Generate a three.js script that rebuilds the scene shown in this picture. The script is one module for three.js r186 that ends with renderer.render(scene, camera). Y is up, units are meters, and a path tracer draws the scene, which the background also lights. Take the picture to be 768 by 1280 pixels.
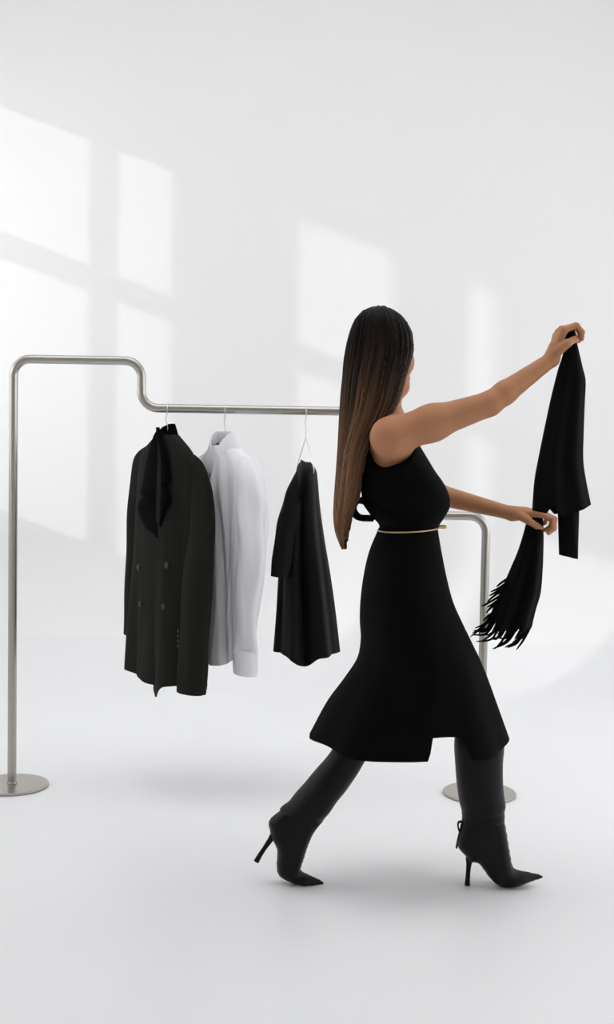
import * as THREE from 'three';
import { mergeGeometries, mergeVertices } from 'three/addons/utils/BufferGeometryUtils.js';
import { RoundedBoxGeometry } from 'three/addons/geometries/RoundedBoxGeometry.js';

// ---------------------------------------------------------------- camera, sky, sun, exposure
const scene = new THREE.Scene();
const FOCAL = 1500, PITCH = -0.0533, ROLL = 0.0172, EYE = 1.309;
const camera = new THREE.PerspectiveCamera(THREE.MathUtils.radToDeg(2 * Math.atan(640 / FOCAL)), 768 / 1280, 0.05, 100);
camera.rotation.order = 'YXZ';
camera.position.set(0, EYE, 0);
camera.rotation.set(PITCH, 0, ROLL);
camera.updateMatrixWorld(true);
scene.add(camera);

const renderer = new THREE.WebGLRenderer({ antialias: true });
renderer.toneMapping = THREE.LinearToneMapping;
renderer.toneMappingExposure = 1.67;
renderer.shadowMap.enabled = true;
renderer.shadowMap.type = THREE.PCFSoftShadowMap;

scene.background = new THREE.Color().setRGB(1.5, 1.505, 1.515);      // bright, even overcast sky

const ROOM_LEFT = -2.6, ROOM_RIGHT = 3.2, ROOM_BACK = -7.0, ROOM_FRONT = 3.2, ROOM_TOP = 5.2;
const SUN_DROP = 0.355, SUN_DEPTH = 0.8;                          // fall and depth travelled per metre to the right
const sun = new THREE.DirectionalLight(new THREE.Color().setRGB(1, 0.985, 0.96), 0.38);
sun.position.set(-10, 10 * SUN_DROP + 1, 10 * SUN_DEPTH - 5);
sun.target.position.set(0, 1, -5);
sun.castShadow = true;
sun.shadow.mapSize.set(4096, 4096);
sun.shadow.radius = 1.7;
Object.assign(sun.shadow.camera, { left: -7, right: 7, bottom: -7, top: 7, near: 0.5, far: 40 });
scene.add(sun, sun.target);

// ---------------------------------------------------------------- helpers
const V = (x, y, z) => new THREE.Vector3(x, y, z);
const lerp = THREE.MathUtils.lerp, clamp = THREE.MathUtils.clamp, smooth = THREE.MathUtils.smoothstep;
let seed = 12345;
const rnd = () => { seed = (seed * 1664525 + 1013904223) >>> 0; return seed / 4294967296; };
// a point of the place whose bearing was read off the photograph (768 x 1280) at a known distance z
function at(px, py, z) {
  const d = V((px - 384) / FOCAL, (640 - py) / FOCAL, -1).applyEuler(camera.rotation);
  return camera.position.clone().addScaledVector(d, z / d.z);
}
const taken = {};
function numbered(n) { const k = taken[n] = (taken[n] ?? -1) + 1; return k ? `${n}_${String(k).padStart(3, '0')}` : n; }
function shade(o) { o.traverse((c) => { if (c.isMesh) { c.castShadow = true; c.receiveShadow = true; } }); return o; }
function part(name, geo, mat, parent, label) {
  const m = new THREE.Mesh(geo, mat); m.name = name; parent.add(m); shade(m);
  if (label) m.userData.label = label;
  return m;
}
function thing(name, label, category, pos, group) {
  const g = new THREE.Group(); g.name = numbered(name); scene.add(g);
  if (pos) g.position.copy(pos);
  g.userData = { label, category }; if (group) g.userData.group = group;
  return g;
}
function struct(name, geo, mat, label) {
  const m = new THREE.Mesh(geo, mat); m.name = name; m.userData = { kind: 'structure', label, category: name.split('_')[0] };
  scene.add(m); return shade(m);
}
function box(x0, x1, y0, y1, z0, z1) {
  const g = new THREE.BoxGeometry(x1 - x0, y1 - y0, z1 - z0); g.translate((x0 + x1) / 2, (y0 + y1) / 2, (z0 + z1) / 2); return g;
}
// piecewise curve through [x, y] pairs (monotone smooth steps between knots)
function curve(pairs) {
  return (x) => {
    const n = pairs.length;
    if (x <= pairs[0][0]) return pairs[0][1];
    if (x >= pairs[n - 1][0]) return pairs[n - 1][1];
    let i = 0; while (x > pairs[i + 1][0]) i++;
    const P = (k) => pairs[clamp(k, 0, n - 1)];
    const h = P(i + 1)[0] - P(i)[0], t = (x - P(i)[0]) / h;
    const sl = (k) => (k <= 0 || k >= n - 1 ? (P(Math.min(k + 1, n - 1))[1] - P(Math.max(k - 1, 0))[1]) / (P(Math.min(k + 1, n - 1))[0] - P(Math.max(k - 1, 0))[0]) : (P(k + 1)[1] - P(k - 1)[1]) / (P(k + 1)[0] - P(k - 1)[0]));
    const m0 = sl(i) * h, m1 = sl(i + 1) * h, a = P(i)[1], b = P(i + 1)[1], t2 = t * t, t3 = t2 * t;
    return (2 * t3 - 3 * t2 + 1) * a + (t3 - 2 * t2 + t) * m0 + (-2 * t3 + 3 * t2) * b + (t3 - t2) * m1;
  };
}
// the same with straight pieces
function line(pairs) { return (x) => { let i = 0; while (i < pairs.length - 2 && x > pairs[i + 1][0]) i++; const [a, b] = [pairs[i], pairs[i + 1]]; return lerp(a[1], b[1], clamp((x - a[0]) / (b[0] - a[0]), 0, 1)); }; }
// round or oval tube along points; radius: number or array; flat: scale of the second axis, up: reference for it
function sweep(pts, radius, seg = 10, { flat = 1, up = V(0, 0, 1), caps = true } = {}) {
  const pos = [], uv = [], idx = [], n = pts.length; let side = null; let len = 0;
  for (let i = 0; i < n; i++) {
    const t = pts[Math.min(i + 1, n - 1)].clone().sub(pts[Math.max(i - 1, 0)]).normalize();
    if (!side) { side = up.clone().addScaledVector(t, -up.dot(t)); if (side.lengthSq() < 1e-6) side = V(1, 0, 0).addScaledVector(t, -t.x); side.normalize(); }
    else { side.addScaledVector(t, -side.dot(t)).normalize(); }
    const b = t.clone().cross(side), r = Array.isArray(radius) ? radius[i] : radius;
    if (i) len += pts[i].distanceTo(pts[i - 1]);
    for (let j = 0; j <= seg; j++) {
      const a = j / seg * Math.PI * 2;
      const p = pts[i].clone().addScaledVector(side, Math.cos(a) * r * flat).addScaledVector(b, Math.sin(a) * r);
      pos.push(p.x, p.y, p.z); uv.push(j / seg * 6.28 * r, len);
      if (i && j) { const q = i * (seg + 1) + j, o = q - seg - 1; idx.push(o - 1, q - 1, o, q - 1, q, o); }
    }
  }
  if (caps) for (const i of [0, n - 1]) {
    const c = pos.length / 3, p = pts[i]; pos.push(p.x, p.y, p.z); uv.push(0, 0);
    const base = i * (seg + 1);
    const rim = c + 1;
    for (let j = 0; j <= seg; j++) { pos.push(pos[(base + j) * 3], pos[(base + j) * 3 + 1], pos[(base + j) * 3 + 2]); uv.push(0, 0); }
    for (let j = 0; j < seg; j++) i ? idx.push(c, rim + j + 1, rim + j) : idx.push(c, rim + j, rim + j + 1);
  }
  const g = new THREE.BufferGeometry();
  g.setAttribute('position', new THREE.Float32BufferAttribute(pos, 3)); g.setAttribute('uv', new THREE.Float32BufferAttribute(uv, 2));
  g.setIndex(idx); g.computeVertexNormals();
  // weld the seam's normals
  const N = g.attributes.normal;
  for (let i = 0; i < n; i++) { const a = i * (seg + 1), b = a + seg; const v = V(N.getX(a) + N.getX(b), N.getY(a) + N.getY(b), N.getZ(a) + N.getZ(b)).normalize(); N.setXYZ(a, v.x, v.y, v.z); N.setXYZ(b, v.x, v.y, v.z); }
  return g;
}
function spline(pts, n) { return new THREE.CatmullRomCurve3(pts, false, 'centripetal').getPoints(n); }
// polyline with rounded corners
function rounded(pts, r, steps = 10) {
  const out = [pts[0]];
  for (let i = 1; i < pts.length - 1; i++) {
    const p = pts[i], a = pts[i - 1].clone().sub(p), b = pts[i + 1].clone().sub(p);
    const half = a.angleTo(b) / 2, cut = Math.min(r / Math.tan(half), a.length() * 0.49, b.length() * 0.49), R = cut * Math.tan(half);
    a.normalize(); b.normalize();
    const c = p.clone().addScaledVector(a.clone().add(b).normalize(), R / Math.sin(half));
    const s = p.clone().addScaledVector(a, cut).sub(c), e = p.clone().addScaledVector(b, cut).sub(c), ax = s.clone().cross(e).normalize(), an = s.angleTo(e);
    for (let k = 0; k <= steps; k++) out.push(c.clone().add(s.clone().applyAxisAngle(ax, an * k / steps)));
  }
  out.push(pts[pts.length - 1]); return out;
}
// cloth of real thickness: fn(u, v) -> Vector3 on the outer face; closed in u if asked
function cloth(fn, nu, nv, { closed = false, t = 0.003, flip = false } = {}) {
  const P = [], cols = closed ? nu : nu + 1;
  for (let j = 0; j <= nv; j++) for (let i = 0; i < cols; i++) P.push(fn(i / nu, j / nv));
  const at_ = (i, j) => P[clamp(j, 0, nv) * cols + (closed ? ((i % cols) + cols) % cols : clamp(i, 0, cols - 1))];
  const pos = [], uv = [], idx = [], NN = [];
  for (let j = 0; j <= nv; j++) for (let i = 0; i < cols; i++) {
    const n = at_(i + 1, j).clone().sub(at_(i - 1, j)).cross(at_(i, j + 1).clone().sub(at_(i, j - 1)));
    if (n.lengthSq() < 1e-16) n.set(0, 1, 0); n.normalize(); if (flip) n.negate(); NN.push(n);
  }
  for (const k of [0, -t]) for (let j = 0; j <= nv; j++) for (let i = 0; i <= nu; i++) {
    const q = j * cols + (closed ? i % cols : i), p = P[q].clone().addScaledVector(NN[q], k);
    pos.push(p.x, p.y, p.z);
    uv.push(i / nu, j / nv);
  }
  const W = nu + 1, S = W * (nv + 1);
  const quad = (a, b, c, d) => flip ? idx.push(a, c, b, a, d, c) : idx.push(a, b, c, a, c, d);
  for (let j = 0; j < nv; j++) for (let i = 0; i < nu; i++) {
    const a = j * W + i; quad(a, a + 1, a + W + 1, a + W); quad(S + a, S + a + W, S + a + W + 1, S + a + 1);
  }
  const edge = (a, b) => {   // rim with vertices of its own
    const c = pos.length / 3;
    for (const q of [a, b, S + b, S + a]) { pos.push(pos[q * 3], pos[q * 3 + 1], pos[q * 3 + 2]); uv.push(uv[q * 2], uv[q * 2 + 1]); }
    quad(c, c + 3, c + 2, c + 1);
  };
  for (let i = 0; i < nu; i++) { edge(i, i + 1); edge(nv * W + i + 1, nv * W + i); }
  if (!closed) for (let j = 0; j < nv; j++) { edge((j + 1) * W, j * W); edge(j * W + nu, (j + 1) * W + nu); }
  const g = new THREE.BufferGeometry();
  g.setAttribute('position', new THREE.Float32BufferAttribute(pos, 3)); g.setAttribute('uv', new THREE.Float32BufferAttribute(uv, 2));
  g.setIndex(idx); g.computeVertexNormals();
  if (closed) { const N = g.attributes.normal; for (const o of [0, S]) for (let j = 0; j <= nv; j++) { const a = o + j * W, b = a + nu; const v = V(N.getX(a) + N.getX(b), N.getY(a) + N.getY(b), N.getZ(a) + N.getZ(b)).normalize(); N.setXYZ(a, v.x, v.y, v.z); N.setXYZ(b, v.x, v.y, v.z); } }
  return g;
}
// surface of a distance field by surface nets; normals from the field
function fieldMesh(f, lo, hi, cell) {
  const nx = Math.ceil((hi.x - lo.x) / cell) + 1, ny = Math.ceil((hi.y - lo.y) / cell) + 1, nz = Math.ceil((hi.z - lo.z) / cell) + 1;
  const D = new Float32Array(nx * ny * nz), I = (i, j, k) => (k * ny + j) * nx + i;
  for (let k = 0; k < nz; k++) for (let j = 0; j < ny; j++) for (let i = 0; i < nx; i++) D[I(i, j, k)] = f(lo.x + i * cell, lo.y + j * cell, lo.z + k * cell);
  const id = new Int32Array(nx * ny * nz).fill(-1), pos = [], nor = [], idx = [];
  const E = [[0, 1], [2, 3], [4, 5], [6, 7], [0, 2], [1, 3], [4, 6], [5, 7], [0, 4], [1, 5], [2, 6], [3, 7]];
  for (let k = 0; k < nz - 1; k++) for (let j = 0; j < ny - 1; j++) for (let i = 0; i < nx - 1; i++) {
    const d = []; let m = 0;
    for (let c = 0; c < 8; c++) { d[c] = D[I(i + (c & 1), j + (c >> 1 & 1), k + (c >> 2))]; if (d[c] < 0) m |= 1 << c; }
    if (m === 0 || m === 255) continue;
    let x = 0, y = 0, z = 0, n = 0;
    for (const [a, b] of E) if ((d[a] < 0) !== (d[b] < 0)) {
      const t = d[a] / (d[a] - d[b]);
      x += lerp(a & 1, b & 1, t); y += lerp(a >> 1 & 1, b >> 1 & 1, t); z += lerp(a >> 2, b >> 2, t); n++;
    }
    const p = [lo.x + (i + x / n) * cell, lo.y + (j + y / n) * cell, lo.z + (k + z / n) * cell], e = cell * 0.6;
    const g = V(f(p[0] + e, p[1], p[2]) - f(p[0] - e, p[1], p[2]), f(p[0], p[1] + e, p[2]) - f(p[0], p[1] - e, p[2]), f(p[0], p[1], p[2] + e) - f(p[0], p[1], p[2] - e)).normalize();
    id[I(i, j, k)] = pos.length / 3; pos.push(...p); nor.push(g.x, g.y, g.z);
  }
  const q = (a, b, c, d, s) => { if (a < 0 || b < 0 || c < 0 || d < 0) return; s ? idx.push(a, b, c, a, c, d) : idx.push(a, c, b, a, d, c); };
  for (let k = 1; k < nz - 1; k++) for (let j = 1; j < ny - 1; j++) for (let i = 1; i < nx - 1; i++) {
    const s = D[I(i, j, k)] < 0;
    if (s !== D[I(i + 1, j, k)] < 0) q(id[I(i, j - 1, k - 1)], id[I(i, j, k - 1)], id[I(i, j, k)], id[I(i, j - 1, k)], s);
    if (s !== D[I(i, j + 1, k)] < 0) q(id[I(i - 1, j, k - 1)], id[I(i - 1, j, k)], id[I(i, j, k)], id[I(i, j, k - 1)], s);
    if (s !== D[I(i, j, k + 1)] < 0) q(id[I(i - 1, j - 1, k)], id[I(i, j - 1, k)], id[I(i, j, k)], id[I(i - 1, j, k)], s);
  }
  const g = new THREE.BufferGeometry();
  g.setAttribute('position', new THREE.Float32BufferAttribute(pos, 3)); g.setAttribute('normal', new THREE.Float32BufferAttribute(nor, 3));
  g.setAttribute('uv', new THREE.Float32BufferAttribute(new Float32Array(pos.length / 3 * 2).map((_, i) => i % 2 ? pos[(i >> 1) * 3 + 1] : pos[(i >> 1) * 3] + pos[(i >> 1) * 3 + 2]), 2));
  g.setIndex(idx); return g;
}
const smin = (a, b, k) => { const h = Math.max(k - Math.abs(a - b), 0) / k; return Math.min(a, b) - h * h * k * 0.25; };
const smax = (a, b, k) => -smin(-a, -b, k);
function cone(x, y, z, a, b, ra, rb) {   // distance to the tapered capsule a-b
  const bx = b.x - a.x, by = b.y - a.y, bz = b.z - a.z, px = x - a.x, py = y - a.y, pz = z - a.z;
  const t = clamp((px * bx + py * by + pz * bz) / (bx * bx + by * by + bz * bz + 1e-12), 0, 1);
  return Math.hypot(px - bx * t, py - by * t, pz - bz * t) - (ra + (rb - ra) * t);
}
const blob = (x, y, z, c, rx, ry, rz) => { const k = Math.hypot((x - c.x) / rx, (y - c.y) / ry, (z - c.z) / rz); return (k - 1) * Math.min(rx, ry, rz); };
function noise1(s) { const r = []; let q = s; for (let i = 0; i < 64; i++) { q = (q * 16807) % 2147483647; r.push(q / 2147483647 * 2 - 1); } return (x) => { const i = Math.floor(x), f = x - i, t = f * f * (3 - 2 * f), A = r[((i % 64) + 64) % 64], B = r[(((i + 1) % 64) + 64) % 64]; return A + (B - A) * t; }; }
const nA = noise1(77), nB = noise1(501), nC = noise1(9001);
function hash2(i, j) { let h = (i * 374761393 + j * 668265263) | 0; h = Math.imul(h ^ (h >>> 13), 1274126177); return ((h ^ (h >>> 16)) >>> 0) / 4294967296; }
function vnoise(x, y, per) { const i = Math.floor(x), j = Math.floor(y), f = x - i, g = y - j, s = f * f * (3 - 2 * f), t = g * g * (3 - 2 * g), m = (a) => ((a % per) + per) % per; return lerp(lerp(hash2(m(i), m(j)), hash2(m(i + 1), m(j)), s), lerp(hash2(m(i), m(j + 1)), hash2(m(i + 1), m(j + 1)), s), t); }
function texture(n, fn, srgb, rx, ry) {
  const d = new Uint8Array(n * n * 4);
  for (let j = 0; j < n; j++) for (let i = 0; i < n; i++) { const c = fn(i / n, j / n, i, j); for (let k = 0; k < 3; k++) d[(j * n + i) * 4 + k] = clamp((Array.isArray(c) ? c[k] : c) * 255, 0, 255); d[(j * n + i) * 4 + 3] = 255; }
  const t = new THREE.DataTexture(d, n, n); t.wrapS = t.wrapT = THREE.RepeatWrapping; t.magFilter = THREE.LinearFilter; t.minFilter = THREE.LinearMipmapLinearFilter; t.generateMipmaps = true;
  if (srgb) t.colorSpace = THREE.SRGBColorSpace; t.repeat.set(rx, ry); t.needsUpdate = true; return t;
}
const fbm = (u, v, p) => (vnoise(u * p, v * p, p) * 0.5 + vnoise(u * p * 2, v * p * 2, p * 2) * 0.3 + vnoise(u * p * 4, v * p * 4, p * 4) * 0.2);

// ---------------------------------------------------------------- materials
const std = (o) => new THREE.MeshPhysicalMaterial({ side: THREE.DoubleSide, ...o });
const rgb = (r, g, b) => new THREE.Color().setRGB(r, g, b);
const plaster = texture(512, (u, v) => 0.5 + (fbm(u, v, 24) - 0.5) * 0.5, false, 0.7, 0.7);
const scuff = texture(512, (u, v) => 0.42 + (fbm(u, v, 10) - 0.5) * 0.25, false, 0.35, 0.35);
const M = {
  paint: std({ color: rgb(0.87, 0.87, 0.87), roughness: 0.75, bumpMap: plaster, bumpScale: 0.0006 }),
  floor: std({ color: rgb(0.85, 0.853, 0.862), roughness: 1, roughnessMap: scuff, bumpMap: plaster, bumpScale: 0.0003, specularIntensity: 0.6 }),
  frame: std({ color: rgb(0.8, 0.8, 0.8), roughness: 0.5 }),
  steel: std({ color: rgb(0.45, 0.425, 0.39), metalness: 1, roughness: 0.33 }),
  wire: std({ color: rgb(0.72, 0.71, 0.7), metalness: 1, roughness: 0.25 }),
};

// ---------------------------------------------------------------- the studio
{
  // floor and back wall run into each other through a curved cove
  const R = 0.75, prof = [];
  prof.push([ROOM_FRONT, 0]); prof.push([0, 0]); prof.push([-3, 0]);
  for (let i = 0; i <= 28; i++) { const a = i / 28 * Math.PI / 2; prof.push([ROOM_BACK + R - Math.sin(a) * R, R - Math.cos(a) * R]); }
  prof.push([ROOM_BACK, ROOM_TOP]);
  const strip = (pr, T) => {
    const pos = [], uv = [], idx = []; let s = 0; const out = [];
    pr.forEach((p, i) => {
      const a = pr[Math.max(i - 1, 0)], b = pr[Math.min(i + 1, pr.length - 1)], l = Math.hypot(b[0] - a[0], b[1] - a[1]);
      out.push([p[0] + (b[1] - a[1]) / l * -T, p[1] + (b[0] - a[0]) / l * T]);
    });
    for (const [face, L] of [[pr, 0], [out, 1]]) { s = 0; face.forEach((p, i) => { if (i) s += Math.hypot(p[0] - face[i - 1][0], p[1] - face[i - 1][1]); for (const x of [ROOM_LEFT - 0.3, ROOM_RIGHT + 0.3]) { pos.push(x, p[1], p[0]); uv.push(x, s); } }); }
    const n = pr.length;
    for (let i = 0; i < n - 1; i++) { const a = i * 2; idx.push(a, a + 1, a + 3, a, a + 3, a + 2); const b = a + n * 2; idx.push(b, b + 3, b + 1, b, b + 2, b + 3); }
    const g = new THREE.BufferGeometry(); g.setAttribute('position', new THREE.Float32BufferAttribute(pos, 3)); g.setAttribute('uv', new THREE.Float32BufferAttribute(uv, 2)); g.setIndex(idx); g.computeVertexNormals(); return g;
  };
  const cut = 17;
  struct('floor', strip(prof.slice(0, cut + 1), 0.12), M.floor, 'glossy white painted studio floor sweeping up into the back wall');
  struct('wall_back', strip(prof.slice(cut), 0.12), M.paint, 'white curved studio wall with patches of window sunlight');
  // right wall with three unseen windows added to brighten the back wall
  const rw = [], rx0 = ROOM_RIGHT, rx1 = ROOM_RIGHT + 0.1; let rz = ROOM_BACK - 0.2;
  for (const [a, b] of [[-6.0, -4.8], [-4.5, -3.3], [-3.0, -1.8]]) { rw.push(box(rx0, rx1, -0.1, ROOM_TOP + 0.2, rz, a), box(rx0, rx1, -0.1, 0.7, a, b), box(rx0, rx1, 3.2, ROOM_TOP + 0.2, a, b)); rz = b; }
  rw.push(box(rx0, rx1, -0.1, ROOM_TOP + 0.2, rz, ROOM_FRONT + 0.2));
  struct('wall_right', mergeGeometries(rw), M.paint, 'white right side wall of the studio with three added fill windows');
  struct('wall_front', box(ROOM_LEFT - 0.25, ROOM_RIGHT + 0.25, -0.1, ROOM_TOP + 0.2, ROOM_FRONT, ROOM_FRONT + 0.25), M.paint, 'white wall behind the camera');
  // ceiling with an added roof light; added deep baffles keep the low sun out
  const sx0 = -2.4, sx1 = 2.8, sz0 = -5.2, sz1 = -2.1, deep = 0.62, cells = 4;
  const cg = [box(ROOM_LEFT - 0.3, ROOM_RIGHT + 0.3, ROOM_TOP, ROOM_TOP + deep, ROOM_BACK - 0.2, sz0), box(ROOM_LEFT - 0.3, ROOM_RIGHT + 0.3, ROOM_TOP, ROOM_TOP + deep, sz1, ROOM_FRONT + 0.2),
    box(ROOM_LEFT - 0.3, sx0, ROOM_TOP, ROOM_TOP + deep, sz0, sz1), box(sx1, ROOM_RIGHT + 0.3, ROOM_TOP, ROOM_TOP + deep, sz0, sz1)];
  const ceil = struct('ceiling', mergeGeometries(cg), M.paint, 'white studio ceiling with a large added roof light');
  for (let i = 1; i < cells; i++) { const x = lerp(sx0, sx1, i / cells); part('added_sun_baffle', box(x - 0.04, x + 0.04, ROOM_TOP, ROOM_TOP + deep, sz0, sz1), M.paint, ceil); }

  // left wall: the window openings are read back along the sun's rays from the patches on the back wall
  const back = (px, py) => { const w = at(px, py, ROOM_BACK), d = w.x - ROOM_LEFT; return { z: ROOM_BACK + SUN_DEPTH * d, y: w.y + SUN_DROP * d }; };
  const y3 = back(0, 133).y, y2 = back(0, 288).y, y1 = back(0, 323).y, y0 = back(0, 637).y;
  const zOf = (px) => back(px, 400).z;
  const ST = ROOM_TOP + 0.2, wall = [], th = 0.05, xl = ROOM_LEFT - th, xr = ROOM_LEFT;
  const openings = [[zOf(-70), zOf(110), y0, y3], [zOf(147), zOf(213), y0, y3], [zOf(373), zOf(490), y0, y3], [zOf(587), zOf(620), y0, y3], [zOf(655), zOf(655) + 0.62, y0, y0 + (y1 - y0) * 0.7]];
  for (const o of openings) { o[1] += SUN_DEPTH * th; o[3] += SUN_DROP * th; }   // the depth of the reveal
  let z = ROOM_BACK - 0.2;
  for (const [a, b, lo, hi] of openings) {
    wall.push(box(xl, xr, -0.1, ST, z, a), box(xl, xr, -0.1, lo, a, b), box(xl, xr, hi, ST, a, b)); z = b;
  }
  wall.push(box(xl, xr, -0.1, ST, z, ROOM_FRONT + 0.2));
  struct('wall_left', mergeGeometries(wall), M.paint, 'white left side wall of the studio with tall windows');
  openings.forEach(([a, b, lo, hi], i) => {
    if (i === 4) return;
    const w = thing(`window_${i + 1}`, `tall white framed window ${['beside the back corner', 'next to the corner window', 'in the middle of the left wall', 'narrow, near the low window'][i]}`, 'window');
    w.userData.kind = 'structure';
    part('transom_bar', box(xl + 0.005, xr - 0.005, y1 + SUN_DROP * th, y2, a, b), M.frame, w);
  });
}

// ---------------------------------------------------------------- clothes rack
const RZ = -4.52;
{
  const T = 0.0165, dz = RZ;
  const L = at(16.5, 983, dz), Rr = at(600, 993, dz);
  const topY = at(100, 450, dz).y, midY = at(300, 512, dz).y, lowY = at(580, 645, dz).y;
  const xs = at(177, 480, dz).x, xd = at(505, 580, dz).x, xr = at(607, 700, dz).x, xl = at(16, 700, dz).x;
  const g = thing('clothes_rack', 'stepped brushed steel clothes rack on two round flat feet', 'clothes rack', V(0, 0, dz));
  const tube = rounded([V(xl, 0.012, 0), V(xl, topY, 0), V(xs, topY, 0), V(xs, midY, 0), V(xd, midY, 0), V(xd, lowY, 0), V(xr, lowY, 0), V(xr, 0.012, 0)], 0.062, 12);
  part('rail', sweep(tube, T, 20), M.steel, g, 'bent brushed steel tube');
  for (const x of [xl, xr]) {
    const pr = [[0, 0], [0.136, 0], [0.1385, 0.002], [0.1385, 0.008], [0.136, 0.0105], [0, 0.0105]].map((p) => new THREE.Vector2(...p));
    const b = part('foot', new THREE.LatheGeometry(pr, 72), M.steel, g, 'round flat steel foot plate'); b.position.set(x, 0.001, 0);
    const c = part('weld_collar', new THREE.LatheGeometry([[0.0165, 0], [0.0195, 0], [0.0195, 0.003], [0.0168, 0.007]].map((p) => new THREE.Vector2(...p)), 24), M.steel, b); c.position.y = 0.0105;
  }
}

// ---------------------------------------------------------------- hanging clothes
Object.assign(M, {
  wool: std({ color: rgb(0.0115, 0.012, 0.0092), roughness: 0.92, specularIntensity: 0.35, sheen: 0.35, sheenColor: rgb(0.042, 0.044, 0.032), sheenRoughness: 0.5, bumpMap: texture(256, (u, v, i, j) => 0.5 + 0.25 * Math.sin((i + j) * 0.8) + (hash2(i, j) - 0.5) * 0.5, false, 60, 60), bumpScale: 0.0003 }),
  lapel: std({ color: rgb(0.0022, 0.0022, 0.0022), roughness: 0.95, specularIntensity: 0.1 }),
  lining: std({ color: rgb(0.03, 0.031, 0.027), roughness: 0.55 }),
  button: std({ color: rgb(0.006, 0.006, 0.0055), roughness: 0.35 }),
  cotton: std({ color: rgb(0.9, 0.895, 0.925), roughness: 0.9, specularIntensity: 0.3, bumpMap: texture(256, (u, v, i, j) => 0.5 + 0.2 * Math.sin(i * 1.6) * Math.sin(j * 1.6) + (hash2(i, j) - 0.5) * 0.3, false, 60, 60), bumpScale: 0.0002 }),
  pearl: std({ color: rgb(0.7, 0.69, 0.7), roughness: 0.3 }),
  black: std({ color: rgb(0.0035, 0.0035, 0.0033), roughness: 0.9, specularIntensity: 0.2, sheen: 0.1, sheenColor: rgb(0.02, 0.02, 0.02), bumpMap: texture(256, (u, v, i, j) => 0.5 + (hash2(i, j) - 0.5) * 0.7, false, 50, 50), bumpScale: 0.0003 }),
  satin: std({ color: rgb(0.005, 0.005, 0.0045), roughness: 0.7, specularIntensity: 0.25, sheen: 0.12, sheenColor: rgb(0.03, 0.03, 0.028) }),
});
const RAIL_Y = at(300, 512, RZ).y, RAIL_R = 0.0165;
const S = (py) => at(300, py, RZ).y - RAIL_Y;                     // height below the rail, read at the rack
function hanger(px, turn, halfWidth, armTop, armDrop, label, stemBend) {
  const p = at(px, 512, RZ);
  const g = thing('wire_hanger', label, 'hanger', V(p.x, RAIL_Y, RZ), 'hangers on the steel rail');
  const r = RAIL_R + 0.0022, pts = [];
  for (let i = 0; i <= 16; i++) { const a = lerp(-0.9, Math.PI + 0.2, i / 16); pts.push(V(0, Math.sin(a) * r, -Math.cos(a) * r)); }   // over the rail, open at the back
  pts.push(V(0.002 + stemBend * 0.5, -0.022, 0.012), V(stemBend, -0.045, 0.004), V(0, -0.065, 0), V(0, armTop, 0));
  part('hook', sweep(spline(pts, 60), 0.0019, 8), M.wire, g);
  const b = part('shoulder_wire', sweep(spline([V(0, armTop, 0), V(halfWidth * 0.12, armTop - 0.012, 0), V(halfWidth * 0.9, armTop - armDrop * 0.85, 0), V(halfWidth, armTop - armDrop, 0), V(halfWidth * 0.92, armTop - armDrop - 0.012, 0), V(0, armTop - armDrop - 0.014, 0), V(-halfWidth * 0.92, armTop - armDrop - 0.012, 0), V(-halfWidth, armTop - armDrop, 0), V(-halfWidth * 0.9, armTop - armDrop * 0.85, 0), V(-halfWidth * 0.12, armTop - 0.012, 0), V(0, armTop, 0)], 110), 0.0019, 8), M.wire, g);
  b.rotation.y = turn;
  return g;
}
hanger(210, -0.87, 0.125, S(544), 0.07, 'silver wire hanger under the black double breasted coat', -0.008);
hanger(282, -0.9, 0.12, S(549), 0.07, 'silver wire hanger inside the white shirt', -0.004);
hanger(383, -1.33, 0.135, S(546), 0.118, 'silver wire hanger showing its triangle above the black flared top', -0.003);

// section of a hanging garment: angle 90 degrees is the front, 0 its left shoulder, 180 its right shoulder
function form(rows) {
  const y2v = rows.map((r) => S(r[0]));
  const A = curve(rows.map((r, i) => [-y2v[i], r[1]])), B = curve(rows.map((r, i) => [-y2v[i], r[2]])), C = curve(rows.map((r, i) => [-y2v[i], r[3] || 0]));
  return (deg, y, off = 0, q = 0.85) => {
    const a = deg * Math.PI / 180, c = Math.cos(a), s = Math.sin(a);
    const x = Math.sign(c) * Math.abs(c) ** q * (A(-y) + off), z = Math.sign(s) * Math.abs(s) ** q * (B(-y) + off);
    return V(x + C(-y), y, z);
  };
}
function sleeve(pts, rad, flat, seg = 24, wob = 0.004, sd = 1) {
  const path = spline(pts, 40), R = curve(rad.map((r, i) => [i / (rad.length - 1), r]));
  return cloth((u, v) => {
    const i = v * 40, k = Math.min(Math.floor(i), 39), p = path[k].clone().lerp(path[k + 1], i - k), t = path[k + 1].clone().sub(path[k]).normalize();
    const e1 = V(1, 0, 0).addScaledVector(t, -t.x).normalize(), e2 = t.clone().cross(e1), a = u * Math.PI * 2, r = R(v) + wob * (nA(u * 9 + sd * 13 + v * 2.2) * 0.8 + Math.sin(v * 21 + u * 12.6 + sd) * 0.35) * Math.min(1, v * 4);
    return p.addScaledVector(e1, Math.cos(a) * r).addScaledVector(e2, Math.sin(a) * r * flat);
  }, 40, 40, { closed: true, t: 0.0025, flip: true });
}
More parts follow.
